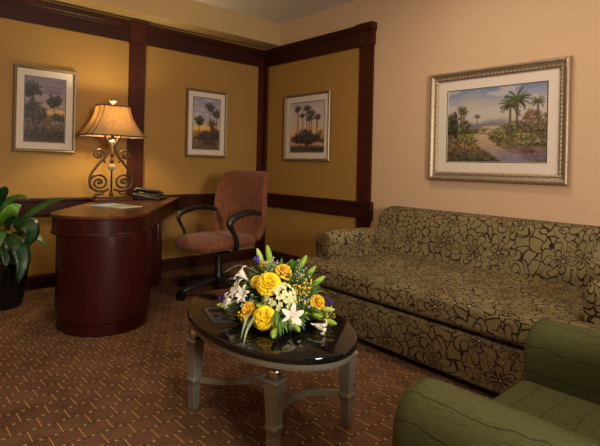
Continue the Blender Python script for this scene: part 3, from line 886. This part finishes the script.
# ------------------------------------------------------------------ green armchair (front towards +y)
ac = thing('armchair', 'green armchair with dark wavy lines, its low rolled arm facing the carpet', 'armchair', (-2.21, -4.4, 0))
AX0, AX1, AYF, AYB = -2.65, -1.735, -3.965, -4.86
def LA(b):
    for v in b.verts: v.co -= Vector((-2.21, -4.4, 0))
    return b
def ac_arm(x0, x1):
    b = B(); c = (x0+x1)/2; h = (x1-x0)/2
    prof = [(c-h*.9, .10), (c-h*.9, .43), (c-h, .50), (c-h*.98, .545), (c-h*.8, .585), (c-h*.45, .606), (c, .612), (c+h*.45, .606), (c+h*.8, .585), (c+h*.98, .545), (c+h, .50), (c+h*.9, .43), (c+h*.9, .10)]
    ys = [AYF, AYF-.008, AYF-.025, AYF-.06]+[AYF-.06-(AYF-AYB-.2)*k/5 for k in range(1, 6)]; qs = (.90, .96, .99)+(1,)*6
    loft(b, [[(c+(x-c)*q, y, .10+(z-.10)*q) for x, z in prof] for y, q in zip(ys, qs)])
    return LA(b)
for a in ((AX0, AX0+.165), (AX1-.165, AX1)): obj('armrest', ac_arm(*a), M['green'], ac, smooth=True, uv='swap', autos=50)
b = B(); box(b, AX0+.15, AX1-.15, AYB+.12, AYF-.02, .10, .29); obj('base', LA(b), M['green'], ac, bevel=.015, uv=True)
b = B(); box(b, AX0+.165, AX1-.165, AYB+.22, AYF+.005, .293, .425); obj('seat_cushion', LA(b), M['green'], ac, bevel=.04, seg=5, uv=True)
b = B(); pb = [(AYB, .10), (AYB-.02, .6), (AYB-.03, .80), (AYB, .84), (AYB+.06, .855), (AYB+.12, .84), (AYB+.16, .78), (AYB+.2, .55), (AYB+.24, .42), (AYB+.24, .10)]
loft(b, [[(x, y, z) for y, z in pb] for x in (AX0+.02, AX0+.05, -2.21, AX1-.05, AX1-.02)]); obj('back', LA(b), M['green'], ac, smooth=True, uv=True, autos=55)
for x in (AX0+.07, AX1-.07):
    for y in (AYF-.06, AYB+.08):
        b = B(); loft(b, [[(x-s, y-s, z), (x+s, y-s, z), (x+s, y+s, z), (x-s, y+s, z)] for s, z in ((.018, 0), (.026, .102))]); obj('leg', LA(b), M['trim'], ac)

# ------------------------------------------------------------------ coffee table
TC = Vector((-2.262, -2.978)); TA = math.atan2(.986, .168); TZ = .46
tb = thing('coffee_table', 'oval coffee table with black granite top and pewter metal legs', 'table', (TC.x, TC.y, 0), TA)
def oval(a, b_, z, n=72): return [(a*math.cos(2*PI*k/n), b_*math.sin(2*PI*k/n), z) for k in range(n)]
EA, EB = .522, .317
b = B(); loft(b, [oval(EA-.012, EB-.012, TZ-.03), oval(EA-.002, EB-.002, TZ-.027), oval(EA, EB, TZ-.02), oval(EA, EB, TZ-.007), oval(EA-.003, EB-.003, TZ-.002), oval(EA-.009, EB-.009, TZ)]); obj('granite_top', b, M['granite'], tb, smooth=True, autos=35)
b = B(); loft(b, [oval(EA-.03, EB-.03, TZ-.058), oval(EA-.014, EB-.014, TZ-.055), oval(EA-.010, EB-.010, TZ-.046), oval(EA-.012, EB-.012, TZ-.03), oval(EA-.05, EB-.05, TZ-.03), oval(EA-.05, EB-.05, TZ-.056), oval(EA-.03, EB-.03, TZ-.058)], cap=False); obj('metal_rim', b, M['pewter'], tb, smooth=True, autos=40)
LEGS = [(.238, .24), (-.31, .125), (-.24, -.282), (.215, -.2)]
def sq(c, s, z, ang=0):
    return [(c[0]+s*(math.cos(ang)*i-math.sin(ang)*j), c[1]+s*(math.sin(ang)*i+math.cos(ang)*j), z) for i, j in ((-1, -1), (1, -1), (1, 1), (-1, 1))]
for c in LEGS:
    b = B()
    loft(b, [sq(c, s, z, .35) for s, z in ((.019, 0), (.0205, .10), (.023, .125), (.026, .128), (.027, .142), (.023, .146), (.023, .16), (.031, .308), (.036, .311), (.036, .322), (.031, .325))])
    lg = obj('leg', b, M['pewter'], tb, bevel=.003, seg=2)
    b = B(); lathe(b, [(.020, .324), (.028, .330), (.033, .347), (.028, .364), (.018, .372), (.016, .41)], 20, (c[0], c[1], 0)); obj('ball_capital', b, M['silver'], lg, smooth=True)
mids = []
for p, q in ((LEGS[0], LEGS[3]), (LEGS[1], LEGS[2])):
    b = B(); P = []
    p = Vector((p[0], p[1], .136)); q = Vector((q[0], q[1], .136)); inw = Vector((-1 if p.x > 0 else 1, 0, 0))
    for k in range(21):
        t_ = k/20; P.append(p.lerp(q, t_)+inw*.13*math.sin(PI*t_)**.85)
    mids.append(P[10])
    rings = []
    for pt, t, sd, up in frames(P):
        rings.append([tuple(pt+sd*a+up*c_) for a, c_ in ((-.008, -.012), (.008, -.012), (.008, .012), (-.008, .012))])
    loft(b, rings); obj('curved_stretcher', b, M['pewter'], tb, smooth=True, autos=40)
b = B(); loft(b, [[tuple(pt+sd*a+up*c_) for a, c_ in ((-.011, -.011), (.011, -.011), (.011, .011), (-.011, .011))] for pt, t, sd, up in frames([mids[0], mids[1]])]); obj('cross_bar', b, M['pewter'], tb, bevel=.002)

# ------------------------------------------------------------------ flower arrangement
FC = Vector((-2.235, -3.03, TZ))
fl = thing('flower_arrangement', 'low bouquet of yellow roses, white lilies and greenery on the coffee table', 'flowers', FC)
fl.scale = (.92, .92, .97)
UP = .01
b = B(); lathe(b, [(0, 0), (.07, 0), (.10, .02), (.115, .05), (.11, .052), (.0, .05)], 24); obj('bowl', b, M['basket'], fl, smooth=True, autos=50)
def nrm_at(p, up=.35): return Vector((p[0], p[1], max(0, p[2])+.05)).normalized()
def petal_rose(r, seed):
    g = random.Random(seed); b = B()
    ball(b, (0, 0, r*.25), r*.33, 10, 8, (1, 1, 1.2))
    for w_, (n, rad, hgt, wid, opn) in enumerate(((3, .24, .95, .62, .05), (4, .40, .92, .72, .22), (5, .58, .80, .82, .5), (6, .78, .60, .9, .95), (6, .95, .38, .95, 1.5))):
        for k in range(n):
            a0 = 2*PI*k/n+w_*.7+g.uniform(-.15, .15)
            grid = []
            for i in range(6):
                v = i/5; row = []
                for j in range(6):
                    u = j/5-.5
                    ww = wid*(1-.25*(2*abs(v-.55))**2)
                    a = a0+u*ww*1.6
                    rr = r*(rad*(.35+.65*v**.8)+opn*.10*v**3+.05*abs(u)*v)
                    zz = r*(-.15+(hgt+.15)*(v**.75)-opn*.22*v**4-.30*hgt*(2*u)**2*v*v*.5)
                    row.append(b.verts.new((rr*math.cos(a), rr*math.sin(a), zz)))
                grid.append(row)
            for i in range(5):
                for j in range(5): b.faces.new((grid[i][j], grid[i][j+1], grid[i+1][j+1], grid[i+1][j]))
    return b
def place(o, p, n, roll=0.0):
    o.matrix_local = Matrix.Translation(Vector(p)+Vector((0, 0, UP))) @ basis(n, roll)
CAMD = (CAM-FC).normalized()
roses = [((-.15, -.105, .19), .062, 'roseyellow', 'large yellow rose'), ((-.205, -.15, .06), .056, 'roseyellow', 'large yellow rose low at the front'), ((-.034, -.085, .222), .052, 'roseochre', 'ochre rose tilted up'),
         ((.09, -.19, .085), .046, 'roseochre', 'ochre rose at the side'), ((-.152, -.022, .182), .036, 'rosepale', 'small pale yellow rose'), ((-.217, -.044, .075), .038, 'roseochre', 'small yellow rose')]
for i, (p, r, mt, lb) in enumerate(roses):
    o = obj('rose', petal_rose(r*.84, 100+i), M[mt], fl, smooth=True)
    md = o.modifiers.new('t', 'SOLIDIFY'); md.thickness = .0012
    n = nrm_at(p)+CAMD*.55 if i != 2 else nrm_at(p)+Vector((.4, -.5, .3))
    place(o, Vector(p)-n.normalized()*r*.3, n, i*1.1); o['label'] = lb
# hydrangea head
b = B(); g = random.Random(5); hc = Vector((-.095, -.125, .115))
for k in range(190):
    d = Vector((g.gauss(0, 1), g.gauss(0, 1), g.gauss(0, 1))).normalized()
    if d.dot(hc.normalized()+CAMD*.4) < -.1: continue
    p = hc+Vector((d.x*.078, d.y*.078, d.z*.066)); mm = Matrix.Translation(p+Vector((0, 0, UP))) @ basis(d, g.uniform(0, 3))
    for q in range(4):
        a = q*PI/2; vs = [mm @ Vector((x*math.cos(a)-y*math.sin(a), x*math.sin(a)+y*math.cos(a), z)) for x, y, z in ((0, 0, 0), (.006, .006, .002), (.014, .0, .004), (.006, -.006, .002))]
        b.faces.new([b.verts.new(v) for v in vs])
o = obj('hydrangea_head', b, M['hydrangea'], fl); md = o.modifiers.new('t', 'SOLIDIFY'); md.thickness = .001
o['label'] = 'greenish white cluster of small florets'
def lily(r, cup=.4, n=6):
    b = B()
    for k in range(n):
        a = 2*PI*k/n; d = Vector((math.cos(a), math.sin(a), 0))
        leaf(b, [tuple(d*.004), tuple(d*r*.4+Vector((0, 0, r*cup*.7))), tuple(d*r*.8+Vector((0, 0, r*cup))), tuple(d*r*1.1+Vector((0, 0, r*cup*.8)))], r*.46, .25, 9, nrm=(0, 0, 1), power=.8)
    for k in range(5):
        a = 2*PI*k/5; tube(b, [(0, 0, 0), (math.cos(a)*r*.14, math.sin(a)*r*.14, r*.55)], r*.025, 5)
    tube(b, [(0, 0, -r*.5), (0, 0, .004)], [r*.08, r*.16], 8)
    return b
for p, r, n, cup in (((-.10, -.212, .06), .066, CAMD+Vector((.1, -.3, -.15)), .35), ((-.205, .035, .128), .062, Vector((-.6, .25, .45)), .6), ((-.155, .055, .178), .05, Vector((-.5, .5, .6)), 1.1), ((-.215, .06, .085), .045, Vector((-.9, .35, .1)), 1.2), ((-.03, -.285, .03), .042, Vector((.45, -.75, -.15)), 1.5), ((-.21, -.01, .125), .05, Vector((-.8, -.1, .4)), .5)):
    o = obj('lily', lily(r*.8, cup), M['white'], fl, smooth=True); place(o, p, n, .4)
# buds on stems
buds = [((-.06, .075, .262), .036, 0), ((-.02, .055, .268), .042, 1), ((.105, -.055, .235), .036, 1), ((.125, -.09, .195), .034, 1), ((.155, -.115, .155), .036, 1), ((.05, -.30, .03), .034, 1), ((-.205, -.235, .028), .03, 1), ((-.235, -.255, .026), .036, 1), ((-.225, .12, .055), .034, 0), ((.02, -.25, .05), .03, 1), ((-.19, -.10, .095), .03, 1), ((.10, -.24, .06), .03, 0), ((-.12, -.27, .03), .034, 1)]
for p, r, k in buds:
    r *= 1.15; p = Vector(p); n = (p-Vector((0, 0, .03))).normalized()
    b = B(); lathe(b, [(0, -r), (r*.24, -r*.8), (r*.34, -r*.1), (r*.28, r*.5), (r*.10, r*.95), (0, r)], 10)
    tube(b, [(0, 0, -r), (0, 0, -r*3.5)], .0022, 6, mi=1)
    o = obj('flower_bud', b, [M['bud' if k == 0 else 'budgreen'], M['stem']], fl, smooth=True); place(o, p, n)
# purple irises
for p in ((-.095, .05, .235), (-.215, .125, .08), (.125, -.205, .075)):
    p = Vector(p); b = B(); g = random.Random(int(p.x*1000))
    for k in range(4):
        d = Vector((g.uniform(-1, 1), g.uniform(-1, 1), 1.2)).normalized(); leaf(b, [(0, 0, 0), tuple(d*.02), tuple(d*.042)], .012, .2, 6, nrm=(1, 0, .2))
    o = obj('iris', b, M['purple'], fl, smooth=True); place(o, p, nrm_at(p))
# filler sprays: little golden clusters and pale statice, one mesh per spray
for i, (p, n_, sp_, mt) in enumerate((((-.02, -.18, .15), 26, .034, 'filler'), ((.02, -.16, .165), 20, .03, 'filler'), ((-.10, -.005, .232), 14, .022, 'filler'), ((-.05, -.215, .09), 12, .02, 'filler'), ((.11, -.235, .045), 20, .026, 'filler'), ((-.16, -.175, .035), 12, .02, 'filler'), ((-.235, -.04, .04), 16, .024, 'filler'), ((-.12, -.215, .035), 14, .022, 'filler'),
                                         ((-.085, -.045, .228), 34, .036, 'statice'), ((-.02, -.205, .115), 22, .026, 'statice'), ((-.205, -.03, .10), 22, .028, 'statice'), ((.03, -.12, .20), 24, .032, 'statice'))):
    b = B(); g = random.Random(300+i)
    for k in range(n_):
        q = Vector((g.gauss(0, .5), g.gauss(0, .5), g.gauss(0, .5)))*sp_*1.4
        ball(b, tuple(q), g.uniform(.0035, .006) if mt == 'filler' else g.uniform(.003, .005), 6, 4)
        tube(b, [tuple(q), (q.x*.05, q.y*.05, -sp_*1.5)], .0012, 4, mi=1)
    o = obj('golden_spray' if mt == 'filler' else 'statice_spray', b, [M[mt], M['stem']], fl, smooth=True); place(o, p, (0, 0, 1))
# greenery
b = B(); g = random.Random(9)
for k in range(380):
    a = g.uniform(0, 2*PI); el = 1.35*g.random()**1.4-.05
    d = Vector((math.cos(a)*math.cos(el), math.sin(a)*math.cos(el), math.sin(el)))
    r0 = g.uniform(.10, .15); r1 = g.uniform(.19, .265)
    s0 = Vector((d.x*r0, d.y*r0, .03+d.z*r0)); e0 = Vector((d.x*r1, d.y*r1, .03+d.z*r1*.92))
    md_ = (s0+e0)/2+Vector((0, 0, .012))
    e0.z = max(.012, e0.z); s0.z = max(.02, s0.z)
    leaf(b, [tuple(s0), tuple(md_), tuple(e0)], g.uniform(.016, .038), .2, 6, nrm=(g.uniform(-.4, .4), g.uniform(-.4, .4), 1))
for tx, ty, tz in ((-.20, -.255, .02), (-.235, -.275, .02), (-.165, -.265, .03), (-.19, -.23, .06), (-.10, -.28, .02), (-.25, -.12, .03), (-.24, .06, .06), (.06, -.26, .04), (.12, -.2, .1), (-.05, .1, .24), (.10, -.02, .24)):
    e0 = Vector((tx, ty, tz)); s0 = e0*.45+Vector((0, 0, .035))
    for q in range(3):
        o3 = Vector((g.uniform(-.03, .03), g.uniform(-.03, .03), g.uniform(0, .025)))
        leaf(b, [tuple(s0), tuple((s0+e0+o3)/2+Vector((0, 0, .02))), tuple(e0+o3)], g.uniform(.016, .026), .2, 6, nrm=(g.uniform(-.4, .4), g.uniform(-.4, .4), 1))
obj('foliage', b, M['foliage'], fl, smooth=True)
for pts in (((-.15, -.06, .06), (-.24, -.09, .075), (-.285, -.12, .045), (-.33, -.16, .012)), ((-.16, -.08, .06), (-.23, -.12, .07), (-.30, -.16, .04), (-.355, -.215, .01)),
            ((-.05, -.08, .22), (.0, -.13, .215), (.05, -.18, .17), (.075, -.215, .115)), ((-.08, .02, .2), (-.14, .10, .235), (-.17, .14, .225), (-.2, .17, .2))):
    b = B(); leaf(b, pts, .011, .15, 12, nrm=(.2, .1, 1)); obj('grass_blade', b, M['grass'], fl, smooth=True)

bpy.context.view_layer.update()
for o in list(fl.children):                                  # stems are cut off where they reach the table
    mw = o.matrix_local; inv = mw.inverted()
    for v in o.data.vertices:
        p = mw @ v.co
        if p.z < .003: p.z = .003+.002*rng.random(); v.co = inv @ p

# ------------------------------------------------------------------ potted plant by the desk
PC = Vector((-2.885, -.36, 0))
pl = thing('potted_plant', 'broad-leaved green plant in a ribbed black pot on the carpet beside the desk', 'plant', PC)
b = B(); n = 48
def pot_ring(r, z, rib): return [((r+rib*(1 if k % 2 else 0))*math.cos(2*PI*k/n), (r+rib*(1 if k % 2 else 0))*math.sin(2*PI*k/n), z) for k in range(n)]
PO = Vector((.075, -.03, 0))
loft(b, [pot_ring(.135, 0, 0), pot_ring(.14, .02, .0), pot_ring(.14, .022, .007), pot_ring(.178, .31, .009), pot_ring(.182, .312, 0), pot_ring(.192, .318, 0), pot_ring(.194, .35, 0), pot_ring(.18, .352, 0), pot_ring(.172, .32, 0), pot_ring(.17, .305, 0)])
for v in b.verts: v.co += PO
obj('pot', b, M['blackgloss'], pl, smooth=True, autos=20)
b = B(); lathe(b, [(0, .30), (.172, .30), (.172, .306), (.1, .318), (0, .322)], 24, PO); obj('soil', b, M['soil'], pl, smooth=True)
leaves = [
    ([(-2.84, -.60, .56), (-2.85, -.74, .50), (-2.865, -.80, .38)], .12, 'leafdark', (.1, -.9, .35)),
    ([(-2.87, -.58, .62), (-2.90, -.72, .60), (-2.93, -.80, .48)], .12, 'leafmid', (-.1, -.9, .4)),
    ([(-2.79, -.56, .56), (-2.745, -.66, .50), (-2.735, -.71, .40)], .10, 'leafdark', (.3, -.85, .35)),
    # world paths (base -> tip), width, material, normal
    ([(-2.859, -.54, .63), (-2.835, -.64, .72), (-2.80, -.69, .775), (-2.755, -.68, .80)], .125, 'leafbright', (.3, -.8, .45)),
    ([(-2.84, -.40, .74), (-2.76, -.41, .82), (-2.70, -.45, .845), (-2.655, -.49, .825)], .075, 'leafmid', (.2, -.6, .8)),
    ([(-2.735, -.61, .69), (-2.662, -.665, .748), (-2.57, -.74, .815), (-2.478, -.825, .855)], .085, 'leafmid', (-.5, -.5, .7)),
    ([(-2.80, -.69, .655), (-2.735, -.80, .67), (-2.715, -.835, .60), (-2.755, -.82, .50)], .145, 'leafdark', (.25, -.9, .25)),
    ([(-2.85, -.63, .59), (-2.80, -.84, .53), (-2.785, -.91, .42), (-2.812, -.92, .28)], .135, 'leafdark', (.1, -.9, .35)),
    ([(-2.87, -.37, .70), (-2.86, -.43, .82), (-2.83, -.48, .90), (-2.815, -.50, .93)], .11, 'leafdark', (.3, -.9, .2)),
    ([(-2.70, -.60, .57), (-2.63, -.66, .545), (-2.575, -.71, .47)], .06, 'leafmid', (.3, -.7, .5)),
    ([(-2.88, -.60, .54), (-2.93, -.78, .50), (-2.96, -.84, .40)], .12, 'leafdark', (-.2, -.9, .4)),
    ([(-2.93, -.45, .65), (-3.06, -.55, .74), (-3.18, -.64, .70)], .13, 'leafmid', (-.3, -.5, .8)),
    ([(-2.92, -.30, .70), (-3.02, -.20, .86), (-3.1, -.14, .88)], .12, 'leafdark', (-.4, -.5, .7)),
    ([(-2.86, -.33, .66), (-2.80, -.27, .74), (-2.72, -.2, .72)], .10, 'leafdark', (.3, -.5, .8)),
    ([(-2.90, -.55, .60), (-2.96, -.68, .70), (-3.0, -.74, .74)], .12, 'leafmid', (-.2, -.9, .4)),
    ([(-2.80, -.50, .52), (-2.70, -.58, .58), (-2.655, -.66, .55)], .09, 'leafdark', (.2, -.8, .6)),
    ([(-2.83, -.56, .62), (-2.79, -.66, .68), (-2.74, -.70, .655)], .10, 'leafdark', (.2, -.8, .5)),
]
prof_l = lambda t: max(.05, math.sin(PI*t**.72)**.75) if t < 1 else .02
for pts, w, mt, nr in leaves:
    p0 = [tuple(Vector(p)-PC) for p in pts]
    b = B(); leaf(b, p0, w*.88, .18, 14, prof_l, nr, .002); lf = obj('leaf', b, M[mt], pl, smooth=True)
    b = B(); q = Vector(p0[0]); base = PO+Vector((q.x*.25, q.y*.25, .31))
    tube(b, smooth_path([tuple(base), tuple(base*.5+q*.5+Vector((0, 0, .05))), tuple(q)], 6), .0045, 6); obj('leaf_stem', b, M['stem'], lf, smooth=True)

# ------------------------------------------------------------------ lights
def light(name, kind, loc, energy, color, size=.1, target=None, spot=None, blend=.5):
    l = bpy.data.lights.new(name, kind); l.energy = energy; l.color = color
    if kind == 'AREA': l.shape = 'DISK'; l.size = size
    else: l.shadow_soft_size = size
    if spot: l.spot_size = R(spot); l.spot_blend = blend
    o = bpy.data.objects.new(name, l); COL.objects.link(o); o.location = loc
    if target is not None: o.rotation_euler = (Vector(target)-Vector(loc)).to_track_quat('-Z', 'Y').to_euler()
    return o
WARM = (1, .85, .66); NEUT = (1, .91, .80)
light('lamp_bulb_light', 'POINT', (LX, LY, ZD+.75), 54, (1, .82, .46), .055)
light('room_light', 'AREA', (-3.25, -7.9, 1.95), 50, NEUT, .7, (-1.7, -1.5, .6))
light('bounce_fill', 'AREA', (-3.0, -6.4, 1.5), 120, NEUT, .8, (-1.6, -3.0, 2.8))  # added uplight, out of view: brightens the ceiling and softens the room
for i, (x, y, e) in enumerate(((-1.15, -2.9, 18), (-3.3, -2.6, 16), (-2.6, -3.8, 9), (-4.2, -5.2, 8), (-1.3, -5.8, 6))):
    light('ceiling_fill', 'AREA', (x, y, H-.01), e, WARM, .35, (x, y, 0))  # added soft fill under the ceiling to light the floor, no fixtures there

w = bpy.data.worlds.new('world'); scene.world = w; w.use_nodes = True
w.node_tree.nodes['Background'].inputs[0].default_value = (.05, .045, .04, 1)
w.node_tree.nodes['Background'].inputs[1].default_value = .2

vs = scene.view_settings
vs.view_transform = 'Standard'; vs.look = 'None'; vs.gamma = 1; vs.use_curve_mapping = False; vs.exposure = -.12
scene.cycles.max_bounces = 8; scene.cycles.caustics_reflective = False; scene.cycles.caustics_refractive = False
scene.cycles.sample_clamp_indirect = 4
